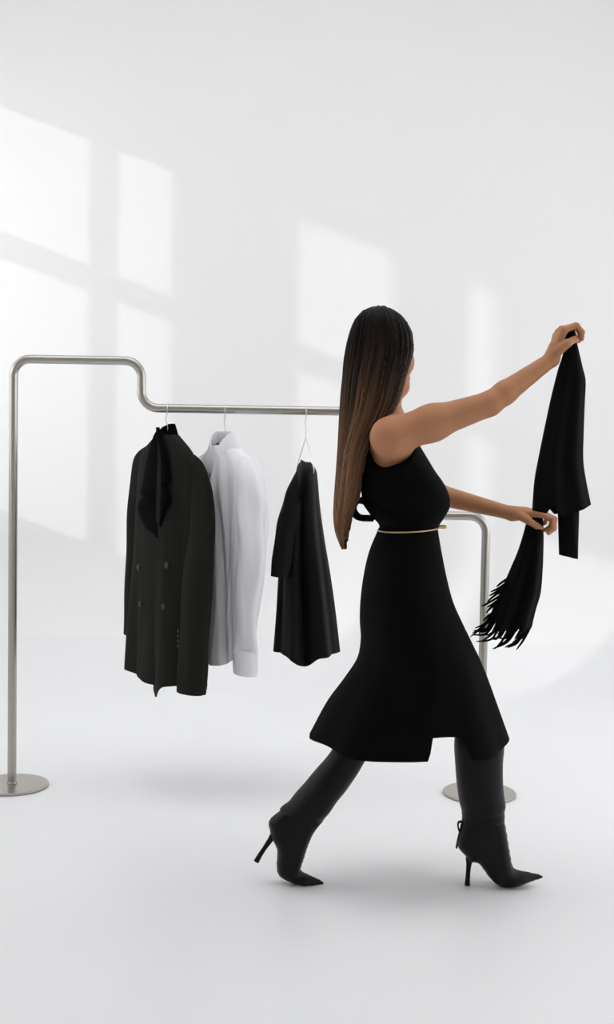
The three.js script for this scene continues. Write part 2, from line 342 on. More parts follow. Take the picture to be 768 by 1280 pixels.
// ---- black coat
{
  const p = at(210, 512, RZ);
  const g = thing('coat', 'long black double breasted coat hanging from the upper part of the rail', 'coat', V(p.x, RAIL_Y, RZ));
  g.rotation.y = -0.87;
  const F = form([[541, 0.03, 0.026], [547, 0.056, 0.034], [553, 0.085, 0.037], [561, 0.125, 0.039], [571, 0.16, 0.041], [584, 0.178, 0.044], [620, 0.19, 0.048], [680, 0.202, 0.054], [760, 0.224, 0.062], [860, 0.25, 0.074]]);
  const hemOf = (d) => S(849 - 3 * Math.sin(d * 0.05) + 15 * Math.exp(-(((d - 78) / 7) ** 2)));
  const body = (u, v) => {
    const d = 84 - u * 368, top = S(546), hem = hemOf(d), y = lerp(top, hem, v);
    const over = u < 0.08 ? 0.008 + (0.08 - u) / 0.08 * 0.012 : u < 0.12 ? (0.12 - u) / 0.04 * 0.008 : u > 0.92 ? -(u - 0.92) / 0.08 * 0.008 : 0;
    const fold = v * v * (0.014 * Math.sin(d * 0.11 + 1) + 0.011 * nB(u * 26)) + 0.004 * nA(u * 8 + v * 3);
    return F(d, y, over + fold);
  };
  part('coat_body', cloth(body, 150, 60, { t: 0.004 }), M.wool, g);
  // collar standing round the neck and turning down
  const neck = F;
  part('collar', cloth((u, v) => {
    const d = 128 - u * 436 + 0, a = d * Math.PI / 180, front = Math.max(0, Math.sin(a));
    const pr = [[0.064, 559], [0.055, 548], [0.042, 537], [0.036, 533.5], [0.031, 538], [0.028, 553]];
    const R = curve(pr.map((q, i) => [i / 5, q[0]])), Yc = curve(pr.map((q, i) => [i / 5, S(q[1])]));
    const r = R(v); return V(Math.cos(a) * r * (1 - 0.25 * front), Yc(v) - front * 0.03 - 0.012 * Math.cos(a) ** 4 + (1 - front) * 0.008, Math.sin(a) * r * 0.62 + 0.012 * front);
  }, 56, 16, { t: 0.003 }), M.lapel, g, 'black turned up collar');
  // lapels: lie on the fronts
  const lapelShape = (rows, offs) => {
    const Y = rows.map((r) => S(r[0])), I = line(rows.map((r, i) => [-Y[i], r[1]])), O = line(rows.map((r, i) => [-Y[i], r[2]]));
    return cloth((u, v) => { const y = lerp(Y[0], Y[Y.length - 1], v); const d = lerp(I(-y), O(-y), u); return F(d, y, offs + 0.005 * Math.sin(u * Math.PI) + 0.004 * (1 - u)); }, 14, 100, { t: 0.003, flip: rows[0][2] > rows[0][1] });
  };
  part('lapel', lapelShape([[536, 84, 112], [552, 82, 107], [575, 80, 105], [604, 79, 110], [621, 79, 116], [622.5, 79, 104], [625, 79, 111], [635, 79, 123], [648, 79, 115], [660, 79, 101], [672, 79.5, 82]], 0.010), M.lapel, g, 'black notched lapel');
  part('lapel', lapelShape([[538, 78, 56], [552, 77, 62], [575, 76, 65], [604, 75, 60], [605.5, 75, 69], [609, 75, 66], [622, 75, 58], [634, 75, 65], [650, 75, 73], [658, 75, 75.5]], 0.021), M.lapel, g, 'black notched lapel');
  // sleeves: the one near the camera hangs over the side of the coat
  part('sleeve', sleeve([V(0.12, S(568), -0.012), V(0.16, S(586), -0.018), V(0.204, S(640), -0.018), V(0.228, S(720), 0.018), V(0.238, S(800), 0.036), V(0.238, S(853), 0.044)], [0.01, 0.033, 0.048, 0.058, 0.064, 0.064, 0.063], 0.72, 24, 0.006, 3), M.wool, g);
  part('sleeve', sleeve([V(-0.13, S(563), -0.002), V(-0.172, S(582), -0.005), V(-0.205, S(640), -0.012), V(-0.232, S(720), -0.02), V(-0.252, S(806), -0.022)], [0.016, 0.04, 0.052, 0.056, 0.055, 0.054], 0.72, 24, 0.006, 5), M.wool, g);
  const btn = new THREE.LatheGeometry([[0, 0.0055], [0.006, 0.0048], [0.0085, 0.0052], [0.0105, 0.004], [0.011, 0.001], [0.0105, 0]].map((q) => new THREE.Vector2(...q)), 20);
  btn.rotateX(Math.PI / 2);
  for (const [d, py] of [[108, 712], [101, 757], [68, 754], [64, 704]]) { const b = part('button', btn, M.button, g); b.position.copy(F(d, S(py), d < 80 ? 0.022 : 0.014)); b.rotation.y = (90 - d) * 0.006; }
  const cuff = new THREE.LatheGeometry([[0, 0.004], [0.005, 0.0035], [0.0065, 0.001], [0.006, 0]].map((q) => new THREE.Vector2(...q)), 14); cuff.rotateX(Math.PI / 2);
  for (let i = 0; i < 4; i++) { const b = part('cuff_button', cuff, M.button, g); b.position.set(0.212, S(779 + i * 6), 0.034 + 0.049); b.rotation.y = -0.3; }
}
// ---- white shirt
{
  const p = at(282, 512, RZ);
  const g = thing('shirt', 'white long sleeved cotton shirt hanging beside the black coat', 'shirt', V(p.x, RAIL_Y, RZ));
  g.rotation.y = -0.9;
  const F = form([[551, 0.045, 0.034], [558, 0.066, 0.042], [566, 0.1, 0.045], [576, 0.138, 0.047], [588, 0.16, 0.05], [610, 0.166, 0.05], [680, 0.172, 0.056], [760, 0.17, 0.06], [840, 0.168, 0.064]]);
  part('shirt_body', cloth((u, v) => {
    const d = 84 - u * 362, a = (d - 90) * Math.PI / 180, hem = S(828 - 24 * Math.abs(Math.cos(d * Math.PI / 180)) ** 3), y = lerp(S(557), hem, v);
    const over = u < 0.06 ? (0.06 - u) / 0.06 * 0.012 : u > 0.94 ? -(u - 0.94) / 0.06 * 0.01 : 0;
    const gape = Math.exp(-(((v - 0.22) / 0.12) ** 2)) * (u < 0.07 ? (0.07 - u) / 0.07 * 0.035 : u > 0.93 ? (0.93 - u) / 0.07 * 0.02 : 0);
    const fold = 0.02 * Math.min(1, v * 3) * (0.55 * nA(u * 16 + 1.5 * v) + 0.55 * nB(u * 44 - v * 3.2) + 0.2 * nC(u * 90 + v * 4)) + 0.006 * v * Math.sin(d * 0.16 + v * 2);
    return F(d, y, over + fold + gape);
  }, 170, 64, { t: 0.0018 }), M.cotton, g);
  part('collar', cloth((u, v) => {
    const d = 96 - u * 372, a = d * Math.PI / 180, f = Math.max(0, Math.sin(a)), tip = f ** 3;
    const pr = [[0.082, 566], [0.078, 556], [0.066, 546], [0.058, 541], [0.053, 545], [0.05, 556]];
    const R = curve(pr.map((q, i) => [i / 5, q[0]])), Yc = curve(pr.map((q, i) => [i / 5, S(q[1])])), r = R(v);
    return V(Math.cos(a) * r * (1 - 0.12 * f), Yc(v) - 0.058 * f * f - tip * 0.02 * (1 - v) + (1 - f) * 0.006, Math.sin(a) * r * 0.66 + 0.016 * f);
  }, 64, 18, { t: 0.0022 }), M.cotton, g, 'turned down shirt collar');
  // placket and its buttons
  const pl = (d, y, o) => F(d, y, o);
  part('placket', cloth((u, v) => pl(lerp(87, 99, u), lerp(S(584), S(820), v), 0.009 + 0.005 * nA(v * 5)), 6, 40, { t: 0.0016, flip: true }), M.cotton, g);
  const sb = new THREE.LatheGeometry([[0, 0.0025], [0.0035, 0.002], [0.005, 0.0026], [0.0058, 0.001], [0.0055, 0]].map((q) => new THREE.Vector2(...q)), 16); sb.rotateX(Math.PI / 2);
  for (let i = 0; i < 6; i++) { const y = S(600 + i * 36); const b = part('button', sb, M.pearl, g); b.position.copy(pl(93, y, 0.017)); }
  part('sleeve', sleeve([V(0.125, S(573), 0), V(0.165, S(592), 0.006), V(0.192, S(630), 0.014), V(0.212, S(672), 0.018), V(0.2, S(730), 0.024), V(0.192, S(780), 0.026), V(0.19, S(808), 0.026)], [0.022, 0.052, 0.062, 0.062, 0.06, 0.05, 0.048, 0.05], 0.72, 24, 0.014, 8), M.cotton, g);
  part('cuff', cloth((u, v) => { const a = u * Math.PI * 2, r = 0.053 + 0.004 * Math.sin(v * 3); return V(0.189 + Math.cos(a) * r, lerp(S(802), S(832), v) - 0.004 * Math.cos(a), 0.026 + Math.sin(a) * r * 0.72); }, 32, 6, { closed: true, t: 0.003 }), M.cotton, g, 'buttoned shirt cuff');
  part('sleeve', sleeve([V(-0.125, S(573), 0), V(-0.162, S(592), -0.004), V(-0.19, S(650), -0.01), V(-0.2, S(740), -0.014), V(-0.2, S(810), -0.014)], [0.022, 0.05, 0.056, 0.054, 0.05, 0.046], 0.7, 24, 0.008, 11), M.cotton, g);
  part('cuff', cloth((u, v) => { const a = u * Math.PI * 2, r = 0.05; return V(-0.2 + Math.cos(a) * r, lerp(S(802), S(828), v), -0.014 + Math.sin(a) * r * 0.7); }, 32, 4, { closed: true, t: 0.003 }), M.cotton, g, 'buttoned shirt cuff');
}
// ---- black flared top over the third hanger
{
  const p = at(383, 512, RZ), X = (px) => at(px, 700, RZ).x - p.x;
  const g = thing('flared_top', 'black flared short sleeved top draped on a wire hanger with bare shoulders', 'top', V(p.x, RAIL_Y, RZ));
  const rows = [[576, 374, 385, 0.05], [580, 371.5, 389, 0.1], [587, 369.5, 393, 0.145], [600, 367, 395, 0.148], [630, 362, 398, 0.13], [670, 355, 404, 0.125], [715, 350, 412, 0.12], [760, 348, 419, 0.12], [828, 344, 428, 0.13]];
  const Y = rows.map((r) => -S(r[0])), C = curve(rows.map((r, i) => [Y[i], (X(r[1]) + X(r[2])) / 2])), A = curve(rows.map((r, i) => [Y[i], (X(r[2]) - X(r[1])) / 2])), B = curve(rows.map((r, i) => [Y[i], r[3]]));
  part('top_body', cloth((u, v) => {
    const a = u * Math.PI * 2, c = Math.cos(a), s = Math.sin(a), hem = S(812 + 9 * Math.max(0, s) * Math.exp(-(((c + 0.05) / 0.35) ** 2)) * 1.6 - 4 * Math.max(0, -s)), y = lerp(S(577), hem, v), k = -y;
    const f = 1 + (0.3 * Math.sin(a * 6 + 0.9 + v) + 0.08 * Math.sin(a * 13 + 2)) * Math.min(1, v * 1.5) * (0.25 + 0.75 * Math.abs(s));
    return V(C(k) + c * A(k) * (1 + (f - 1) * 0.25), y, s * B(k) * f);
  }, 150, 60, { closed: true, t: 0.0025 , flip: true }), M.satin, g);
  // shoulder seam closing the top between the wires
  part('shoulder_yoke', cloth((u, v) => { const z = lerp(-0.045, 0.045, u), w = Math.sqrt(Math.max(0, 1 - (z / 0.047) ** 2)); return V(lerp(X(374), X(387), v), S(576.5) + 0.004 - z * 0.1 - v * 0.02, z * (0.4 + 0.6 * w)); }, 10, 6, { t: 0.002 }), M.satin, g);
  part('sleeve', sleeve([V(X(377), S(588), 0.06), V(X(368), S(620), 0.095), V(X(358), S(665), 0.115), V(X(351.5), S(716), 0.12)], [0.02, 0.034, 0.038, 0.036, 0.034], 1.1, 24, 0.004, 21), M.satin, g);
}

// ---------------------------------------------------------------- the woman walking past
Object.assign(M, {
  skin: std({ color: rgb(0.5, 0.235, 0.12), roughness: 0.55, specularIntensity: 0.4, bumpMap: texture(256, (u, v) => fbm(u, v, 32), false, 6, 6), bumpScale: 0.0004 }),
  dress: std({ color: rgb(0.0026, 0.0026, 0.0024), roughness: 0.92, specularIntensity: 0.15, bumpMap: texture(256, (u, v, i, j) => 0.5 + (hash2(i, j) - 0.5) * 0.6, false, 40, 40), bumpScale: 0.0003 }),
  leather: std({ color: rgb(0.0042, 0.005, 0.005), roughness: 0.42, specularIntensity: 0.3, bumpMap: texture(256, (u, v) => fbm(u, v, 40), false, 5, 5), bumpScale: 0.0006 }),
  gold: std({ color: rgb(0.72, 0.52, 0.24), metalness: 1, roughness: 0.3 }),
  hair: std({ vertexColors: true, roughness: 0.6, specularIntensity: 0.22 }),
  eye: std({ color: rgb(0.7, 0.68, 0.66), roughness: 0.15 }),
  iris: std({ color: rgb(0.03, 0.018, 0.01), roughness: 0.1 }),
  lip: std({ color: rgb(0.32, 0.11, 0.085), roughness: 0.45 }),
});
const ZW = (() => { let lo = -3, hi = -4.5; for (let i = 0; i < 40; i++) { const m = (lo + hi) / 2; if (at(510, 1106, m).y > 0) lo = m; else hi = m; } return (lo + hi) / 2; })();
const W = (px, py, dz = 0) => at(px, py, ZW + dz);
const PX = 1 / Math.abs(at(401, 640, ZW).x - at(400, 640, ZW).x);  // pixels per metre at her distance
const woman = thing('person', 'woman walking in a black sleeveless top, black skirt and tall black heeled boots', 'person', V(W(510, 1106).x, 0, ZW));
const inHer = (g) => g.translate(-woman.position.x, -woman.position.y, -woman.position.z);
const put = (name, geo, mat, parent = woman, label) => part(name, inHer(geo), mat, parent, label);
function upright(rows) {          // an oval column given by rows [y, left, right, half depth, depth centre] in the photograph's pixels
  const r = rows.map(([py, l, rr, h, c = 0]) => { const a = W(l, py, c), b = W(rr, py, c); return [a.y, (a.x + b.x) / 2, (b.x - a.x) / 2, h, c + ZW]; }).sort((p, q) => p[0] - q[0]);
  const f = [1, 2, 3, 4].map((k) => curve(r.map((q) => [q[0], q[k]])));
  return { at: (y) => f.map((g) => g(y)), lo: r[0][0], hi: r[r.length - 1][0] };
}
const column = (col, x, y, z, grow = 0) => {
  const [cx, rx, rz, cz] = col.at(y), k = Math.hypot((x - cx) / (rx + grow), (z - cz) / (rz + grow));
  return Math.max((k - 1) * Math.min(rx, rz), (col.lo - y) * 0.9, (y - col.hi) * 0.9);
};
const torso = upright([[538, 474, 512, 0.09], [546, 464, 519, 0.135], [560, 459, 526, 0.15], [580, 456, 535, 0.145], [600, 455, 545, 0.138], [620, 457, 553, 0.13], [640, 464, 550, 0.122], [660, 477, 543, 0.116], [680, 472, 545, 0.13], [700, 465, 549, 0.145], [730, 460, 553, 0.155], [765, 459, 552, 0.155], [800, 468, 545, 0.14]]);
const J = {
  neck0: W(478, 482), neck1: W(484, 545),
  shR: W(488, 546, 0.155), elR: W(612, 505, 0.15), wrR: W(690, 449, 0.1), shL: W(497, 556, -0.15), elL: W(543, 617, -0.25), wrL: W(641, 642, -0.13),
  hipF: W(518, 768, -0.07), knF: W(594, 885, -0.012), anF: W(606, 1045, -0.006), toF: W(630, 1094, -0.006),
  hipB: W(508, 768, 0.07), knB: W(463, 902, 0.008), anB: W(374, 1035, 0.004), toB: W(363, 1086, 0.004),
};
const head = { c: W(481, 440, 0.0), yaw: 0.58 };
const headLocal = (x, y, z) => { const dx = x - head.c.x, dz = z - head.c.z, c = Math.cos(head.yaw), s = Math.sin(head.yaw); return [dx * c - dz * s, y - head.c.y, dx * s + dz * c]; };   // forward, up, her right
const HV = V(0, 0, 0);
function headField(x, y, z) {
  const [f, u, r] = headLocal(x, y, z), ar = Math.abs(r);
  let d = blob(f, u, r, { x: -0.008, y: 0.022, z: 0 }, 0.088, 0.1, 0.07);
  d = smin(d, blob(f, u, r, { x: 0.03, y: -0.045, z: 0 }, 0.05, 0.075, 0.052), 0.03);                                                     // face
  d = smin(d, blob(f, u, r, { x: 0.056, y: -0.105, z: 0 }, 0.022, 0.022, 0.026), 0.03);                                                    // chin
  d = smin(d, cone(f, u, ar, V(0.0, -0.06, 0.05), V(0.05, -0.1, 0.018), 0.018, 0.014), 0.03);                                              // jaw
  d = smin(d, cone(f, u, ar, V(0.068, 0.012, 0.012), V(0.06, 0.01, 0.045), 0.012, 0.01), 0.02);                                            // brow
  d = smin(d, cone(f, u, r, V(0.076, -0.002, 0), V(0.096, -0.042, 0), 0.007, 0.0105), 0.012);                                              // nose
  d = smin(d, cone(f, u, ar, V(0.084, -0.046, 0.003), V(0.082, -0.046, 0.0115), 0.007, 0.006), 0.008);                                      // nostrils
  d = smin(d, blob(f, u, ar, { x: 0.052, y: -0.03, z: 0.038 }, 0.022, 0.022, 0.018), 0.025);                                               // cheek
  d = smax(d, -blob(f, u, ar, { x: 0.082, y: -0.004, z: 0.031 }, 0.014, 0.010, 0.016), 0.012);                                             // eye hollow
  d = smin(d, blob(f, u, r, { x: 0.078, y: -0.071, z: 0 }, 0.0105, 0.006, 0.021), 0.008);
  d = smin(d, blob(f, u, r, { x: 0.076, y: -0.081, z: 0 }, 0.0105, 0.0065, 0.018), 0.008);
  d = smin(d, blob(f, u, ar, { x: -0.012, y: -0.012, z: 0.072 }, 0.016, 0.03, 0.009), 0.006);                                              // ear
  d = smax(d, -blob(f, u, ar, { x: -0.006, y: -0.008, z: 0.081 }, 0.009, 0.018, 0.005), 0.004);
  return d;
}
const neckField = (x, y, z) => cone(x, y, z, J.neck0, J.neck1, 0.048, 0.055);
// ---- hands: palm and five bent fingers in the hand's own axes
function makeHand(wrist, elbow, along, back, thumbSide, curl, thumbTo) {
  const X = along.clone().normalize(), Y = back.clone().addScaledVector(X, -back.dot(X)).normalize(), Z = X.clone().cross(Y).multiplyScalar(thumbSide);
  const P = (a, b, c) => wrist.clone().addScaledVector(X, a).addScaledVector(Y, b).addScaledVector(Z, c);
  const bones = [];
  const L = [[0.04, 0.024, 0.02], [0.044, 0.028, 0.022], [0.041, 0.026, 0.021], [0.032, 0.02, 0.018]];
  [[0.083, 0.029], [0.088, 0.0095], [0.084, -0.0105], [0.076, -0.0285]].forEach(([x, z], i) => {
    let a = 0, p = P(x, 0.002 - Math.abs(z) * 0.08, z); const r = [0.0092, 0.0094, 0.009, 0.008][i];
    bones.push([P(0.02, 0, z * 0.45), p, 0.0125, 0.0105, 'palm']);
    for (let k = 0; k < 3; k++) {
      a += curl[k] * (1 + 0.06 * (i - 1));
      const q = p.clone().addScaledVector(X, Math.cos(a) * L[i][k]).addScaledVector(Y, -Math.sin(a) * L[i][k]).addScaledVector(Z, z * 0.05);
      bones.push([p, q, r * (1 - 0.1 * k), r * (0.92 - 0.1 * k), 'finger' + i]); p = q;
    }
  });
  const t0 = P(0.022, -0.004, 0.022), t1 = P(0.048, -0.018, 0.042), t2 = P(...thumbTo[0]), t3 = P(...thumbTo[1]);
  bones.push([t0, t1, 0.014, 0.012, 'thumb'], [t1, t2, 0.0115, 0.0098, 'thumb'], [t2, t3, 0.0098, 0.0078, 'thumb']);
  bones.push([wrist.clone().addScaledVector(elbow.clone().sub(wrist).normalize(), 0.03), wrist, 0.0225, 0.021, 'palm'], [wrist, P(0.035, 0, 0), 0.021, 0.018, 'palm']);
  const order = ['palm', 'thumb', 'finger0', 'finger1', 'finger2', 'finger3'];
  const f = (x, y, z) => {
    let palm = 1; const g = {};
    for (const [a, b, ra, rb, k] of bones) { const d = cone(x, y, z, a, b, ra, rb); g[k] = k in g ? smin(g[k], d, k === 'palm' ? 0.012 : 0.004) : d; }
    palm = g.palm; let best = 1;
    for (const k of order.slice(1)) best = Math.min(best, g[k]);
    return smin(palm, best, 0.007);
  };
  return { f, P, bones };
}
const handR = makeHand(J.wrR, J.elR, W(702, 411, 0.09).sub(J.wrR), V(-0.92, 0.35, 0.12), 1, [0.95, 1.3, 0.85], [[0.068, -0.036, 0.028], [0.074, -0.052, 0.006]]);
const handL = makeHand(J.wrL, J.elL, W(662, 641, -0.12).sub(J.wrL), V(0, 1, 0.1), 1, [0.55, 1.1, 0.8], [[0.07, -0.036, 0.03], [0.085, -0.046, 0.016]]);
const chains = [[J.shR, J.elR, 0.047, 0.035], [J.elR, J.wrR, 0.034, 0.0215], [J.shL, J.elL, 0.044, 0.034], [J.elL, J.wrL, 0.034, 0.021]];
const midR = J.shR.clone().lerp(J.elR, 0.42), foreR = J.elR.clone().lerp(J.wrR, 0.25);
function bodyField(x, y, z) {
  let d = column(torso, x, y, z, -0.006);
  d = smin(d, neckField(x, y, z), 0.05);
  d = smin(d, cone(x, y, z, W(486, 541, 0.03), J.shR, 0.05, 0.05), 0.05); d = smin(d, cone(x, y, z, W(492, 545, -0.03), J.shL, 0.05, 0.048), 0.05);
  d = smin(d, cone(x, y, z, J.shR, midR, 0.051, 0.049), 0.03); d = smin(d, cone(x, y, z, midR, J.elR, 0.048, 0.0355), 0.03);
  d = smin(d, cone(x, y, z, J.elR, foreR, 0.0345, 0.034), 0.012); d = smin(d, cone(x, y, z, foreR, J.wrR, 0.034, 0.0215), 0.012);
  d = smin(d, cone(x, y, z, J.shL, J.elL, 0.045, 0.035), 0.03); d = smin(d, cone(x, y, z, J.elL, J.wrL, 0.035, 0.021), 0.02);
  for (const k of ['F', 'B']) {
    d = smin(d, cone(x, y, z, J['hip' + k], J['kn' + k], 0.082, 0.046), 0.04);
    d = smin(d, cone(x, y, z, J['kn' + k], J['an' + k], 0.045, 0.033), 0.03);
    d = smin(d, cone(x, y, z, J['an' + k], J['to' + k], 0.03, 0.02), 0.02);
  }
  return d;
}
function boundsOf(pts, pad) { const b = new THREE.Box3().setFromPoints(pts); return [b.min.subScalar(pad), b.max.addScalar(pad)]; }
{
  const [lo, hi] = boundsOf(Object.values(J), 0.13);
  const main = fieldMesh(bodyField, lo, hi, 0.0095);
  const hd = boundsOf([head.c], 0.15);
  hd[0].y = head.c.y - 0.2;
  const headGeo = fieldMesh((x, y, z) => Math.max(smin(headField(x, y, z), neckField(x, y, z), 0.03), J.neck1.y - 0.0 - y + 0.02), hd[0], hd[1], 0.0042);
  const hg = [handR, handL].map((h) => { const [a, b] = boundsOf(h.bones.flatMap((q) => [q[0], q[1]]), 0.03); return fieldMesh(h.f, a, b, 0.003); });
  const body = put('body', mergeGeometries([main, headGeo, ...hg]), M.skin, woman, 'tanned skin of arms, hands and face');
  // eyes and lips
  const H2W = (f, u, r) => { const c = Math.cos(head.yaw), s = Math.sin(head.yaw); return V(head.c.x + f * c + r * s, head.c.y + u, head.c.z - f * s + r * c); };
  for (const s of [-1, 1]) {
    const e = new THREE.SphereGeometry(0.0115, 20, 14); const p = H2W(0.0665, -0.004, 0.031 * s); e.translate(p.x, p.y, p.z);
    const em = put('eye', e, M.eye, body);
    const i = new THREE.SphereGeometry(0.0062, 16, 12); const q = H2W(0.0735, -0.004, 0.031 * s); i.translate(q.x, q.y, q.z); put('iris', i, M.iris, body);
    put('eyebrow', sweep([H2W(0.078, 0.017, 0.016 * s), H2W(0.076, 0.022, 0.03 * s), H2W(0.066, 0.018, 0.046 * s)], [0.002, 0.0028, 0.0012], 8), M.iris, body);
  }
  put('lips', mergeGeometries([sweep([H2W(0.08, -0.0745, -0.02), H2W(0.0875, -0.0715, -0.006), H2W(0.088, -0.0725, 0), H2W(0.0875, -0.0715, 0.006), H2W(0.08, -0.0745, 0.02)], [0.001, 0.004, 0.0036, 0.004, 0.001], 10), sweep([H2W(0.08, -0.0765, -0.018), H2W(0.086, -0.0805, 0), H2W(0.08, -0.0765, 0.018)], [0.001, 0.0052, 0.001], 10)]), M.lip, body);
}
// ---- sleeveless top
{
  const blouse = upright([[540, 470, 516, 0.11], [548, 459, 522, 0.15], [560, 454, 528, 0.17], [580, 451, 540, 0.165], [600, 449, 552, 0.158], [620, 452, 561, 0.15], [634, 457, 562, 0.143], [646, 465, 555, 0.136], [656, 474, 548, 0.13], [668, 474, 546, 0.13]]);
  const lo = V(W(440, 600).x, W(500, 669).y, ZW - 0.24), hi = V(W(580, 600).x, W(500, 538).y, ZW + 0.24);
  const yTop = W(500, 552).y;
  const f = (x, y, z) => {
    let d = column(blouse, x, y, z, 0) + 0.004 * nA((y + x * 0.6) * 40) * smooth(y, lo.y + 0.02, lo.y + 0.1);
    d = smax(d, -(cone(x, y, z, J.shR.clone().add(V(-0.015, -0.005, -0.025)), J.shR.clone().add(V(0.06, 0.06, 0.12)), 0.082, 0.11)), 0.01);
    d = smax(d, -(cone(x, y, z, J.shL.clone().add(V(0, 0, 0.02)), J.shL.clone().add(V(0.05, 0.08, -0.12)), 0.07, 0.1)), 0.01);
    d = smax(d, lo.y + 0.012 - y, 0.01);
    return d;
  };
  const top = put('sleeveless_top', fieldMesh(f, lo, hi, 0.006), M.dress, woman, 'black sleeveless top');
  // fabric loop standing off the small of the back
  put('back_loop', sweep(spline([W(462, 628, 0.02), W(446, 626, 0.03), W(441, 636, 0.035), W(448, 646, 0.03), W(466, 648, 0.02)], 30), 0.010, 12, { flat: 2.2, up: V(0, 0, 1) }), M.dress, top);
  const B = torso.at(W(500, 661).y), yb = W(500, 661).y, pts = [];
  for (let i = 0; i <= 60; i++) { const a = i / 60 * Math.PI * 2; pts.push(V(B[0] + Math.cos(a) * (B[1] + 0.011), yb + Math.cos(a) * 0.006, ZW + Math.sin(a) * (B[2] + 0.019))); }
  const belt = put('belt', sweep(pts, 0.0021, 10, { flat: 1 }), M.gold, woman, 'thin gold chain belt');
  const bp = pts[2]; const bk = new RoundedBoxGeometry(0.026, 0.011, 0.016, 3, 0.004); bk.translate(bp.x + 0.012, bp.y + 0.004, bp.z); put('buckle', bk, M.gold, belt);
}
// ---- skirt
{
  const sk = [[661, 475, 546, 0.128], [690, 463, 551, 0.158], [720, 456, 557, 0.172], [750, 452, 565, 0.18], [775, 451, 576, 0.185], [800, 452, 588, 0.192], [825, 447, 600, 0.2], [850, 431, 610, 0.208], [880, 409, 621, 0.218], [920, 388, 636, 0.235]];
  const col = upright(sk), yw = W(510, 661).y, yh = W(510, 923).y;
  put('skirt', cloth((u, v) => {
    const a = u * Math.PI * 2, c = Math.cos(a), s = Math.sin(a), deg = u * 360;
    const slit = smooth(deg, 58, 61) * (1 - smooth(deg, 81, 83.5));
    const low = yh + slit * 0.062 + 0.006 * Math.sin(a * 5 + 1) - 0.012 * Math.max(0, s) ** 2;
    const y = lerp(yw, low, v), [cx, rx, rz] = col.at(Math.max(y, yh)), k = 1 + v * v * (0.035 * Math.sin(a * 9 + 0.5) * Math.abs(s) + 0.02 * Math.sin(a * 5 + v * 3));
    return V(cx + c * rx * k, y, ZW + s * rz * k);
  }, 240, 70, { closed: true, t: 0.003, flip: true }), M.dress, woman, 'black midi skirt with a side slit');
}
// ---- boots
function outline(pts, z) { return pts.map(([x, y]) => { const p = at(x, y, z); return [p.x, p.y]; }); }
function inside(poly, x, y) {     // signed distance to a closed outline
  let d = 1e9, s = 1;
  for (let i = 0, j = poly.length - 1; i < poly.length; j = i++) {
    const [ax, ay] = poly[i], [bx, by] = poly[j], ex = bx - ax, ey = by - ay, wx = x - ax, wy = y - ay, t = clamp((wx * ex + wy * ey) / (ex * ex + ey * ey + 1e-14), 0, 1);
    d = Math.min(d, (wx - ex * t) ** 2 + (wy - ey * t) ** 2);
    const c1 = y >= ay, c2 = y < by, c3 = ex * wy > ey * wx; if ((c1 && c2 && c3) || (!c1 && !c2 && !c3)) s = -s;
  }
  return s * Math.sqrt(d);
}
function bootFoot(pts, zc, half, soft, toe) {
  const sm = new THREE.CatmullRomCurve3(pts.map(([x, y]) => V(x, y, 0)), true, 'centripetal').getPoints(pts.length * 5).map((p) => [p.x, p.y]);
  const poly = outline(sm, zc), xs = poly.map((p) => p[0]), ys = poly.map((p) => p[1]);
  const T = at(...toe, zc);
  const f = (x, y, z) => {
    const d = inside(poly, x, y); if (d > 0.012) return d;
    const e = clamp(-d / soft, 0, 1), dist = Math.hypot(x - T.x, y - T.y), w = half * smooth(dist, -0.01, 0.075) ;
    const zt = Math.max(w, 0.004) * Math.sqrt(1 - (1 - e) ** 2);
    return d > 0 ? Math.hypot(d, Math.max(0, Math.abs(z - zc))) : Math.abs(z - zc) - zt;
  };
  return fieldMesh(f, V(Math.min(...xs) - 0.02, Math.min(...ys) - 0.02, zc - half - 0.02), V(Math.max(...xs) + 0.02, Math.max(...ys) + 0.02, zc + half + 0.02), 0.0045);
}
function tubeLeg(rows, zc, sd) {    // rows: [left, right] points of the shaft's outline, from the top down
  const L = new THREE.CatmullRomCurve3(rows.map((r) => at(r[0], r[1], zc))), R = new THREE.CatmullRomCurve3(rows.map((r) => at(r[2], r[3], zc)));
  return cloth((u, v) => {
    const a = L.getPoint(v), b = R.getPoint(v), c = a.clone().add(b).multiplyScalar(0.5), h = b.clone().sub(a).multiplyScalar(0.5), an = u * Math.PI * 2;
    const w = 1 + 0.03 * Math.sin(v * 26 + Math.sin(an + sd) * 2.2) * smooth(v, 0.45, 0.95) + 0.025 * Math.sin(an * 3 + v * 5);
    return c.addScaledVector(h, Math.cos(an) * w).add(V(0, 0, Math.sin(an) * h.length() * 0.92 * w));
  }, 48, 50, { closed: true, t: 0.003, flip: true });
}
